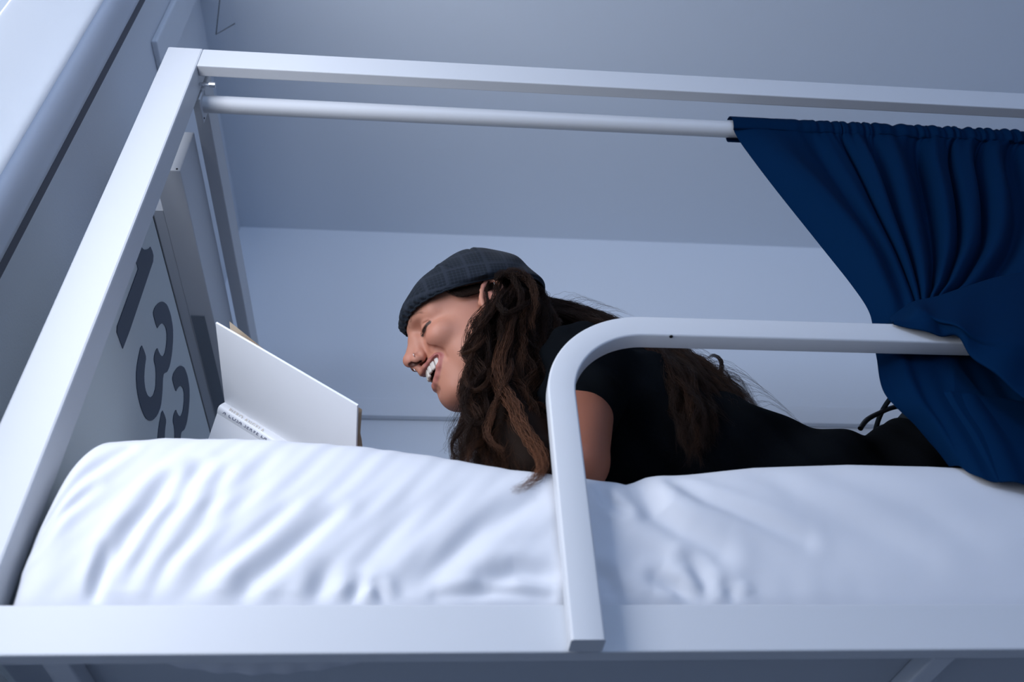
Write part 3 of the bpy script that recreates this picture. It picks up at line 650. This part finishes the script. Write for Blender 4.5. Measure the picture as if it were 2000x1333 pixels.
# ---- brows and lashes
hloc = (hV-HT) @ HR/HS
def snap(p, o_=.0003):
    q = hloc[np.argmin(((hloc-p)**2).sum(1))]; d_ = q-np.array([.02, 0, -.02]); return q+d_/np.linalg.norm(d_)*o_
for s in (1, -1):
    G = []
    br = np.array([(.0925, s*.013, .0125), (.0885, s*.022, .0165), (.0790, s*.034, .0165), (.0680, s*.045, .0100)])
    for q in range(40):
        t = rng.uniform(.3, .9); p = cat(br, 50)[int(t*49)]; d_ = cat(br, 50)[min(49, int(t*49)+5)]-p; d_ /= np.linalg.norm(d_)
        p = p+np.array([0, 0, rng.uniform(-.0013, .0012)]); G.append((hw_([snap(p), snap(p+d_*.003, .0007), snap(p+d_*.007, .0005)]), 1, 0, 0, .1, MD, .00006))
    v, f, c = strands(G, 0, 0, 0, 0); npmesh('eyebrow', v, f, M['hair'], person, True, c); G = []
    ey_ = np.array([(.0828, s*.020, -.0095), (.0852, s*.0245, -.0118), (.0850, s*.0305, -.0128), (.0812, s*.037, -.0118), (.0740, s*.0440, -.0080)])
    for q in range(60):
        t = rng.uniform(0, 1); p = cat(ey_, 50)[int(t*49)]; dd = np.array([.75, s*(.1+.9*t), -.55]); dd /= np.linalg.norm(dd)
        p = snap(p); G.append((hw_([p-dd*.001, p+dd*.004+np.array([0, 0, -.0006]), p+dd*.0054+np.array([0, 0, .0006])]), 1, 0, 0, .1, DK, .00014))
    v, f, c = strands(G, 0, 0, 0, 0); npmesh('eyelashes', v, f, M['hair'], person, True, c)
# ---- flat cap
pf = [(.1030, .0185), (.1045, .030), (.1008, .042), (.0955, .0525), (.0752, .0800), (.0441, .1045), (.0042, .1280), (-.0272, .1350), (-.0684, .1178), (-.0952, .0955), (-.1100, .0610), (-.1240, .030), (-.1250, .0185)]
pf = cat(pf, 140); Cc = np.array([-.0140, .0185]); ang = np.arctan2(pf[:, 1]-Cc[1], pf[:, 0]-Cc[0]); rr_ = np.hypot(*(pf-Cc).T)
o_ = np.argsort(ang); NA, NL = 170, 150
A1 = np.linspace(0, np.pi, NA); Rr = np.interp(A1, ang[o_], rr_[o_]); lam = np.linspace(-np.pi/2, np.pi/2, NL)
cw = np.sign(np.cos(lam))*np.abs(np.cos(lam))**.80; sw = np.sign(np.sin(lam))*np.abs(np.sin(lam))**.82
Wd = .0855+.012*np.sin(A1)                                                   # wider, puffy crown
LX = Cc[0]+Rr[:, None]*np.cos(A1)[:, None]*cw[None]; LU = Cc[1]+.85*Rr[:, None]*np.sin(A1)[:, None]*(np.abs(np.cos(lam))**1.45)[None]; LL_ = Wd[:, None]*sw[None]
LU = LU+.30*np.maximum(0, -LL_)*np.clip((LX+.02)/.05, 0, 1)
# seams between panels, soft folds, gathered front
sd_ = np.arctan2(LU-Cc[1], LX-Cc[0]); rad = np.hypot(LX-Cc[0], LU-Cc[1])
dn = np.zeros_like(LX)
for sa in (1.66, 1.02): dn -= .0022*np.exp(-((A1[:, None]-sa)/.022)**2)*np.clip(cw[None]*1.5, 0, 1)-.0010*np.exp(-((A1[:, None]-sa-.05)/.03)**2)*np.clip(cw[None]*1.5, 0, 1)
dn += .0022*np.sin(A1[:, None]*9+lam[None]*2)*np.sin(lam[None]*5+1)*np.sin(A1[:, None])
dn += .0016*np.exp(-(A1[:, None]/.32)**2)*np.sin(lam[None]*46+3*np.sin(A1[:, None]*9))
edge = np.minimum(A1, np.pi-A1)[:, None]; dn -= .005*np.exp(-(edge/.05)**2)
dn *= np.clip(rad/.05, 0, 1); sc_ = 1+dn/np.maximum(rad, .03); LX = Cc[0]+(LX-Cc[0])*sc_; LU = Cc[1]+(LU-Cc[1])*sc_
V = hw_(np.stack([LX, LL_, LU], -1).reshape(-1, 3)); Ff = grid_faces(NA, NL)
uvc = np.stack([LX+.10*LU, LU-.10*LX+.25*np.abs(LL_)], -1).reshape(-1, 2)
capm = mat('dark_checked_wool', (.02, .026, .038), .85, .15, sheen=.05); nt = capm.node_tree; bs = nt.nodes['Principled BSDF']
uvn = nt.nodes.new('ShaderNodeUVMap'); uvn.uv_map = 'uv'; sep = nt.nodes.new('ShaderNodeSeparateXYZ'); nt.links.new(uvn.outputs[0], sep.inputs[0])
acc = None
for axis in (0, 1):
    for fq, wgt in ((1150., .5), (33., 1.0)):
        m1 = nt.nodes.new('ShaderNodeMath'); m1.operation = 'MULTIPLY'; m1.inputs[1].default_value = fq*(1 if fq > 100 else 2*math.pi); nt.links.new(sep.outputs[axis], m1.inputs[0])
        m2 = nt.nodes.new('ShaderNodeMath'); m2.operation = 'SINE'; nt.links.new(m1.outputs[0], m2.inputs[0])
        m3 = nt.nodes.new('ShaderNodeMapRange'); m3.inputs['From Min'].default_value = (.2 if fq > 100 else .80); m3.inputs['From Max'].default_value = 1; m3.inputs['To Max'].default_value = wgt; nt.links.new(m2.outputs[0], m3.inputs['Value'])
        if acc is None: acc = m3.outputs[0]
        else:
            ad = nt.nodes.new('ShaderNodeMath'); ad.operation = 'ADD'; nt.links.new(acc, ad.inputs[0]); nt.links.new(m3.outputs[0], ad.inputs[1]); acc = ad.outputs[0]
mxn = nt.nodes.new('ShaderNodeMix'); mxn.data_type = 'RGBA'; mxn.clamp_factor = True; nt.links.new(acc, mxn.inputs['Factor'])
mxn.inputs['A'].default_value = (.0075, .0115, .018, 1); mxn.inputs['B'].default_value = (.017, .0225, .034, 1); nt.links.new(mxn.outputs['Result'], bs.inputs['Base Color'])
cap_o = npmesh('cap', V, Ff, capm, person, True, None, uvc)
bm = bmesh.new(); bm.from_mesh(cap_o.data); bmesh.ops.remove_doubles(bm, verts=bm.verts[:], dist=.0004); bm.to_mesh(cap_o.data); bm.free()
sm = cap_o.modifiers.new('thick', 'SOLIDIFY'); sm.thickness = .0022; sm.offset = -1
# stitched band under the crown
gV = V.reshape(NA, NL, 3); rim = np.vstack([gV[0], gV[-1][::-1][2:-1]]); rim = np.vstack([rim, rim[:1]])
v, f = tube(rim, .0016, 8); npmesh('cap_band', v, f, capm, person)
# ---- T-shirt
sh_ = Field((.08, .84, .60), (.86, 1.31, 1.06), .0036)
sh_.cap((.165, 1.058, .900), (.22, 1.07, .870), .058, .064, .03)
sh_.ell((.290, 1.075, .828), (.140, .160, .097), .03); sh_.ell((.41, 1.075, .758), (.15, .150, .095), .03)
sh_.ell((.262, 1.062, .905), (.105, .120, .092), .03); sh_.ell((.57, 1.075, .708), (.17, .140, .086), .04); sh_.ell((.71, 1.075, .718), (.10, .150, .092), .03)
for S_, E_ in ((SHL, ELL), (SHR, ELR)):
    S0_, E0_ = np.array(S_), np.array(E_); d_ = E0_-S0_
    sh_.ell(S_, (.060, .060, .058), .03); sh_.cap(S_, S0_+d_*.36, .058, .061, .025)
V, F = sh_.mesh(); V = relax(V, F, 3, .5)
x, y, z = V.T
nr = np.zeros_like(V); e1 = V[F[:, 2]]-V[F[:, 0]]; e2 = V[F[:, 3]]-V[F[:, 1]]; fn_ = np.cross(e1, e2)
for k_ in range(4):
    for c_ in range(3): nr[:, c_] += np.bincount(F[:, k_], weights=fn_[:, c_], minlength=len(V))
nr /= np.linalg.norm(nr, axis=1)[:, None]+1e-12
wr_ = .0045*np.sin(x*58+6*np.sin(y*9)+z*20)*np.clip((x-.46)/.1, 0, 1)+.0035*np.sin(x*40-z*60+4*np.sin(y*11))+.002*np.sin(x*110+z*70+5*np.sin(y*17))
wr_ += .010*np.exp(-((x-.575)/.018)**2)*np.clip((z-.8)/.04, 0, 1)-.008*np.exp(-((x-.61)/.014)**2)*np.clip((z-.8)/.04, 0, 1)
V = V+nr*wr_[:, None]
npmesh('t_shirt', V, F, M['tee'], person)
# ---- jeans, belt line
jn = Field((.66, .86, .60), (1.62, 1.30, .98), .0045)
jn.ell((.838, 1.075, .782), (.120, .160, .122), .03)
for y0, y1, y2, sgn in ((1.0, .985, 1.0, -1), (1.15, 1.17, 1.15, 1)):
    jn.ell((.90, y0, .775), (.12, .085, .118), .03)
    jn.cap((.88, y0, .720), (1.26, y1, .682), .095, .066, .03); jn.cap((1.26, y1, .682), (1.50, y2, .782), .066, .050, .02)
V, F = jn.mesh(); V = relax(V, F, 3, .5); x, y, z = V.T
V = V+np.c_[0*x, 0*x, 1+0*x]*(.0035*np.sin(x*70+5*np.sin(y*21))*np.sin(z*50))[:, None]
jo = npmesh('jeans', V, F, M['jean'], person)
for k_, (xo, rad_) in enumerate(((.745, .0042), (.790, .0022))):
    P = [(xo+.10*((1-math.sin(a))*.5), 1.075-.158*math.cos(a), .775+(.130 if k_ else .122)*math.sin(a)) for a in np.linspace(-.35, np.pi+.35, 60)]
    v, f = tube(P, rad_, 8); npmesh(('waistband', 'seam')[k_], v, f, M['jean'], jo)
lp = cat([at(1680, 838, 1.07), at(1694, 820, 1.072), at(1718, 807, 1.075), at(1746, 796, 1.08), at(1790, 790, 1.085), at(1830, 800, 1.09)], 30)
v, f = tube(lp, .0042, 8); npmesh('belt', v, f, M['belt'], person)
# ---- hair: dark inner mass and thousands of curled strands
root = lambda f_, l_, u_: hw_([(f_, l_, u_)])[0]
hm = Field((-.01, .86, .62), (.50, 1.17, 1.12), .004)
for P, r1, r2 in [(([root(-.045, .045, -.03), at(1000, 660, .965), at(985, 740, .95), at(990, 820, .94), at(1015, 872, .925), at(1048, 905, .905)]), .030, .036),
                  (([root(-.085, .02, -.03), at(1040, 680, .99), at(1035, 780, .97), at(1040, 880, .94)]), .034, .034),
                  (([root(-.085, .01, -.005), at(1085, 630, 1.04)+np.array([0, 0, -.03])]), .032, .020)]:
    hm.chain(P, np.linspace(r1, r2, len(P)), .02)
V, F = hm.mesh(); V = relax(V, F, 3, .5)
npmesh('hair', V, F, M['hairb'], person)
G = []
LB = [(975, 548, .912), (944, 612, .908), (918, 662, .908), (912, 715, .905), (914, 765, .905), (905, 820, .900), (893, 868, .895), (900, 902, .893)]
RB = [(1066, 578, .985), (1088, 645, .975), (1092, 720, .955), (1085, 800, .935), (1080, 870, .915), (1078, 960, .880)]
lb = cat([at(*p) for p in LB], 9); rb = cat([at(*p) for p in RB], 9)
for q in range(190):
    t = rng.uniform(0, 1); dep = rng.uniform(-.010, .085)
    P = lb*(1-t)+rb*t; w_ = rng.normal(0, .008, P.shape); w_[0] = 0; w_ = np.cumsum(w_, 0)*.42; P = P+w_; P[:, 1] += dep*np.linspace(.4, 1, 9)
    P[:, 2] = np.maximum(P[:, 2]+dep*.6*np.linspace(.4, 1, 9)*(1-np.linspace(0, 1, 9)**3), .616)
    if rng.uniform() < .2: P = P[:rng.integers(6, 9)]
    tint = [DK, DK, MD, MD, LT][rng.integers(0, 5)]
    G.append((P, int(rng.integers(34, 50)), rng.uniform(.004, .009), rng.uniform(.004, .0105), rng.uniform(.065, .14), tint, .00023))
# big near locks traced from the photograph
def lock(pts, n, sp, amp, wl, tint, rr=.00024): G.append((np.array([at(*p) for p in pts]), n, sp, amp, wl, tint, rr))
lock([(1000, 590, .915), (990, 660, .905), (978, 720, .895), (985, 770, .885), (1010, 810, .872), (1035, 850, .858), (1052, 890, .840), (1055, 925, .822), (1035, 950, .8100), (995, 963, .8040)], 120, .0105, .003, .16, (.15, .062, .032), .00028)
lock([(985, 560, .905), (960, 610, .893), (925, 655, .890), (905, 690, .892), (930, 680, .886), (950, 655, .885)], 60, .0045, .001, .2, MD)
lock([(950, 650, .898), (925, 690, .890), (908, 735, .890), (925, 765, .885), (950, 750, .883), (955, 720, .885)], 60, .005, .001, .2, MD)
lock([(1045, 680, .93), (1022, 660, .925), (1003, 690, .92), (1008, 735, .915), (1030, 775, .91), (1032, 830, .905)], 26, .0030, .001, .2, LT)
lock([(960, 720, .893), (925, 750, .885), (905, 795, .883), (925, 830, .880), (950, 820, .878)], 60, .006, .001, .2, DK)
lock([(925, 815, .890), (900, 845, .886), (882, 868, .884), (888, 890, .882), (905, 893, .880)], 22, .0022, .0005, .2, DK)
lock([(1000, 560, .905), (975, 590, .893), (990, 610, .890), (1020, 600, .893), (1040, 585, .91)], 45, .005, .001, .2, DK)
lock([(1000, 700, .895), (985, 760, .885), (960, 800, .880), (955, 850, .875), (985, 880, .872)], 60, .006, .003, .1, LT)
lock([(1068, 800, .915), (1050, 790, .91), (1035, 805, .905), (1030, 840, .90)], 26, .0030, .001, .2, LT)
for q in range(26):                                    # loose flyaways at the front edge
    x0 = rng.uniform(880, 925); y0 = rng.uniform(790, 850)
    G.append((np.array([at(x0+25, y0-60, .92), at(x0+6, y0-10, .91), at(x0-rng.uniform(0, 25), y0+30, .905), at(x0-rng.uniform(0, 25), min(y0+60, 885), .90)]), 2, .002, .001, .1, DK, .00016))
# over the back
UB = [(1062, 582, 1.01), (1120, 603, 1.03), (1190, 630, 1.04), (1270, 668, 1.03), (1350, 700, 1.01), (1420, 752, 1.00), (1465, 800, 1.00), (1500, 828, 1.00)]
LB2 = [(1055, 610, .99), (1110, 625, 1.01), (1185, 645, 1.00), (1265, 690, .96), (1310, 745, .925), (1335, 800, .912), (1345, 850, .906), (1350, 890, .904)]
ub = cat([at(*p) for p in UB], 9); l2 = cat([at(*p) for p in LB2], 9)
for q in range(120):
    t = rng.uniform(0, 1)**1.25; P = ub*(1-t)+l2*t; w_ = rng.normal(0, .009, P.shape); w_[:3] *= .2; P = P+np.cumsum(w_, 0)*.38; P[:, 1] += rng.uniform(-.012, .02)*np.linspace(.3, 1, 9)
    G.append((P, int(rng.integers(34, 50)), rng.uniform(.004, .009), rng.uniform(.003, .008), rng.uniform(.07, .14), [DK, DK, MD, DK][rng.integers(0, 4)], .00023))
lock([(1372, 752, 1.0), (1396, 742, .995), (1409, 722, .99), (1407, 704, .99), (1394, 695, .99), (1380, 702, .99)], 60, .0040, .0004, .2, DK)
lock([(1370, 740, 1.03), (1395, 738, 1.03), (1400, 722, 1.03), (1390, 715, 1.03), (1380, 720, 1.03)], 8, .0015, .0004, .2, DK, .0002)
for q in range(40):
    t = rng.uniform(.45, .95); p = cat(ub, 60)[int(t*59)]; a = rng.uniform(0, 1)
    G.append((np.array([p, p+np.array([.03, 0, .018*a]), p+np.array([.06, 0, .012*a-.02]), p+np.array([.085, 0, -.05])]), 1, .002, .0012*a, .14, DK, .00015))
for q in range(26):
    p = cat(ub, 60)[int(rng.uniform(.02, .25)*59)]; G.append((np.array([p, p+np.array([.03, -.01, .008]), p+np.array([.07, -.01, -.008])]), 1, .003, .001, .14, MD, .00014))
# locks falling behind and around the ear
lock([(978, 535, .915), (972, 560, .905), (966, 590, .902), (950, 612, .900), (938, 640, .900), (930, 655, .90)], 70, .0060, .001, .2, DK)
lock([(955, 548, .915), (951, 570, .907), (953, 590, .906), (949, 610, .906), (945, 625, .905)], 36, .0022, .0006, .2, DK)
lock([(1010, 530, .93), (1003, 575, .905), (985, 600, .90), (975, 640, .90), (985, 690, .90)], 80, .0080, .003, .12, DK)
lock([(1040, 555, .95), (1035, 600, .925), (1020, 640, .915), (1015, 700, .91), (1025, 760, .91)], 80, .009, .004, .12, MD)
lock([(1062, 572, .98), (1062, 620, .955), (1055, 670, .94), (1062, 730, .93), (1070, 790, .92)], 80, .009, .004, .12, DK)
lock([(966, 548, .903), (980, 537, .900), (1002, 541, .899), (1016, 566, .898), (1012, 610, .898), (1000, 650, .897)], 60, .0065, .002, .12, DK)
lock([(985, 535, .902), (1010, 536, .899), (1035, 556, .903), (1045, 600, .905), (1040, 650, .905)], 70, .0085, .003, .12, MD)
lock([(1010, 545, .903), (1040, 556, .915), (1062, 585, .935), (1068, 630, .94), (1060, 690, .93)], 70, .0085, .003, .12, DK)
# temple hair swept back under the cap to the ear
for q in range(46):
    a = rng.uniform(0, 1); f0 = .040-.050*a; p0 = (f0, .0690+.002*a, .024); p1 = (f0-.016, .0745, .012-.006*(1-a)); p2 = (-.010-.012*a, .0775, .004+.010*a); p3 = (-.030, .079, .004+.008*a)
    G.append((hw_([p0, p1, p2, p3]), 9, .0022, .0004, .1, DK, .00026))
v, f, c = strands(G, 0, 0, 0, 0); npmesh('hair_strands', v, f, M['hair'], person, True, c)
# ================================================================ the navy curtain
cols = [
 [(1418, 236, .868), (1450, 285, .865), (1510, 365, .858), (1600, 478, .848), (1665, 560, .836), (1698, 612, .828), (1706, 660, .8245), (1712, 700, .8235), (1728, 770, .826), (1790, 832, .834), (1850, 905, .845)],
 [(1500, 238, .862), (1540, 300, .852), (1610, 385, .840), (1680, 480, .828), (1720, 560, .820), (1742, 610, .816), (1748, 660, .814), (1752, 700, .812), (1780, 775, .812), (1825, 835, .815), (1872, 915, .822)],
 [(1590, 241, .868), (1640, 320, .858), (1690, 410, .840), (1735, 490, .828), (1765, 555, .820), (1782, 600, .812), (1792, 650, .809), (1800, 700, .808), (1835, 780, .802), (1880, 850, .802), (1925, 935, .800)],
 [(1670, 243, .862), (1712, 330, .850), (1745, 420, .840), (1775, 500, .828), (1792, 560, .818), (1802, 602, .812), (1830, 650, .808), (1860, 705, .807), (1905, 790, .800), (1950, 860, .799), (1995, 950, .796)],
 [(1750, 244, .868), (1780, 330, .860), (1803, 420, .850), (1817, 500, .834), (1818, 560, .820), (1815, 602, .812), (1870, 650, .808), (1920, 710, .807), (1980, 800, .800), (2030, 880, .797), (2080, 970, .794)],
 [(1830, 246, .862), (1850, 330, .856), (1866, 410, .846), (1868, 480, .834), (1848, 550, .820), (1828, 602, .812), (1910, 655, .808), (1985, 720, .807), (2060, 820, .800), (2120, 900, .797), (2180, 990, .794)],
 [(1915, 248, .868), (1935, 330, .860), (1950, 410, .848), (1945, 480, .834), (1905, 550, .820), (1862, 602, .812), (1970, 660, .808), (2060, 730, .807), (2160, 840, .800), (2240, 920, .797), (2320, 1010, .794)],
 [(2010, 250, .862), (2040, 330, .858), (2060, 410, .848), (2040, 490, .834), (2000, 560, .822), (1960, 610, .814), (2060, 670, .809), (2160, 745, .808), (2280, 850, .802), (2380, 930, .800), (2480, 1020, .798)],
 [(2200, 254, .868), (2230, 340, .862), (2240, 420, .850), (2230, 500, .838), (2200, 570, .824), (2180, 620, .816), (2260, 690, .810), (2360, 760, .809), (2480, 870, .804), (2580, 960, .802), (2700, 1060, .800)],
]
R_, Cn = 240, 460
ctl = np.array([cat([at(*p) for p in c], R_) for c in cols])            # (ncol, R, 3)
S = np.stack([cat(ctl[:, r], Cn) for r in range(R_)], 0)                # (R, C, 3)
u = np.linspace(0, 1, Cn)[None]; v = np.linspace(0, 1, R_)[:, None]
# gathers hanging from the rod: deeper to the right, dying out toward the free edge and below the guard rail
pt = np.clip((u-.10)/.28, 0, 1)
ph = 2*np.pi*(9.0*u**1.15)+1.3*np.sin(u*17+1)
fall = np.clip(1-((v-.30)/.55)**2, 0, 1)*(v < .9)+.0
amp = .017*pt*(.55+.45*fall)*np.clip(1.25-v/.56, 0, 1)
S[..., 1] += amp*(np.sin(ph+2.2*v)+.28*np.sin(2.3*ph+1.3)*np.clip(1-v*3, .2, 1))
S[..., 0] += amp*.35*np.cos(ph)
# the long soft band lying along the free edge
S[..., 1] -= .016*np.exp(-((u-.085-.10*v)/.055)**2)*np.sin(np.pi*np.clip(v/.55, 0, 1))
# folds fanning out below the rail
lv = np.clip((v-.60)/.18, 0, 1)
S[..., 1] += lv*(.009*np.sin(2*np.pi*4.2*u+1.2)+.004*np.sin(2*np.pi*9*u+v*4))*np.clip(1.15-v, .35, 1)*np.clip(u/.06, 0, 1)
S[..., 1] = np.where((v > .57) & (v < .78), np.maximum(S[..., 1], .8015), S[..., 1])
S[..., 1] = np.where((v >= .78), np.minimum(S[..., 1], .7985+.04*np.clip((.30-u)/.1, 0, 1)), S[..., 1])
# header casing around the rod: gathered ruffle standing above it
hr = 26; th = np.linspace(0, 1, hr)[:, None]
top = S[0].copy(); gat = .0035*np.sin(ph[0]*2.7)+.002*np.sin(ph[0]*5.3)
head = np.zeros((hr, Cn, 3)); xs_ = top[:, 0]
ruf = (.010+.0065*np.abs(np.sin(ph[0]*1.55))*pt[0]+.003*np.sin(ph[0]*4.1)*pt[0])
for i_ in range(hr):
    a = (1-i_/(hr-1))                               # 1 = top edge, 0 = under the rod in front
    zc, yc_ = 1.3735, .868
    zz = zc-.018+a*(.036+ruf-.005)
    head[i_, :, 0] = xs_+.002*np.sin(ph[0]*3)*a
    bulge = np.sqrt(np.clip(1-((zz-zc)/.0225)**2, 0, 1))*.0185
    head[i_, :, 1] = yc_-np.maximum(bulge, .002)+gat*pt[0]*.6-.003
    head[i_, :, 2] = zz
S0c = head[-1]; bl = np.clip(1-v/.10, 0, 1)**1.5
S = S+bl[..., None]*(S0c[None]-S[0][None])
full = np.vstack([head, S[1:]])
cur = empty('curtain', (1.0, .868, 1.36), 'deep navy blue curtain gathered on the white rod and slung over the guard rail', 'curtain')
npmesh('drape', full.reshape(-1, 3), grid_faces(full.shape[0], Cn), M['navy'], cur).modifiers.new('thick', 'SOLIDIFY').thickness = .0012
# the back half of the header casing behind the rod
bk = np.zeros((14, Cn, 3))
for i_ in range(14):
    a = i_/13; zz = 1.3735+.020-a*.046; bk[i_, :, 0] = xs_-.004*a; bk[i_, :, 1] = .868+.0185*np.sqrt(np.clip(1-((zz-1.3735)/.03)**2, 0, 1))+gat*pt[0]*.5; bk[i_, :, 2] = zz
npmesh('hem', bk.reshape(-1, 3), grid_faces(14, Cn), M['navy'], cur).modifiers.new('thick', 'SOLIDIFY').thickness = .0012
# the fold that flops over the outside of the guard rail
upr = [(1738, 622, .806), (1760, 606, .804), (1786, 590, .802), (1830, 580, .800), (1890, 560, .800), (1960, 540, .802), (2060, 530, .803), (2200, 540, .803)]
mid = [(1742, 631, .786), (1768, 625, .772), (1796, 607, .762), (1842, 622, .752), (1896, 640, .748), (1975, 650, .746), (2075, 665, .746), (2220, 690, .748)]
low = [(1745, 633, .768), (1782, 641, .7635), (1830, 653, .7610), (1866, 656, .7585), (1900, 694, .7570), (1952, 737, .757), (2020, 785, .757), (2120, 850, .757)]
und = [(1750, 630, .770), (1790, 636, .7660), (1838, 648, .7645), (1880, 655, .7650), (1915, 690, .7640), (1965, 730, .764), (2030, 775, .764), (2130, 840, .764)]
rows = [cat([at(*p) for p in r_], 160) for r_ in (upr, mid, low, und)]
m1 = rows[1]*.45+rows[2]*.55; m1[:, 1] -= .004
g_ = np.stack([cat([rows[0][i_], rows[1][i_], m1[i_], rows[2][i_], rows[3][i_]], 90) for i_ in range(160)], 1)
uu_ = np.linspace(0, 1, 160)[None]; vv_ = np.linspace(0, 1, 90)[:, None]
g_[..., 1] -= .0035*np.sin(vv_*np.pi)*np.sin(uu_*26+vv_*3)*np.clip(uu_*3, 0, 1)
npmesh('fold', g_.reshape(-1, 3), grid_faces(90, 160), M['navy'], cur).modifiers.new('thick', 'SOLIDIFY').thickness = .0012
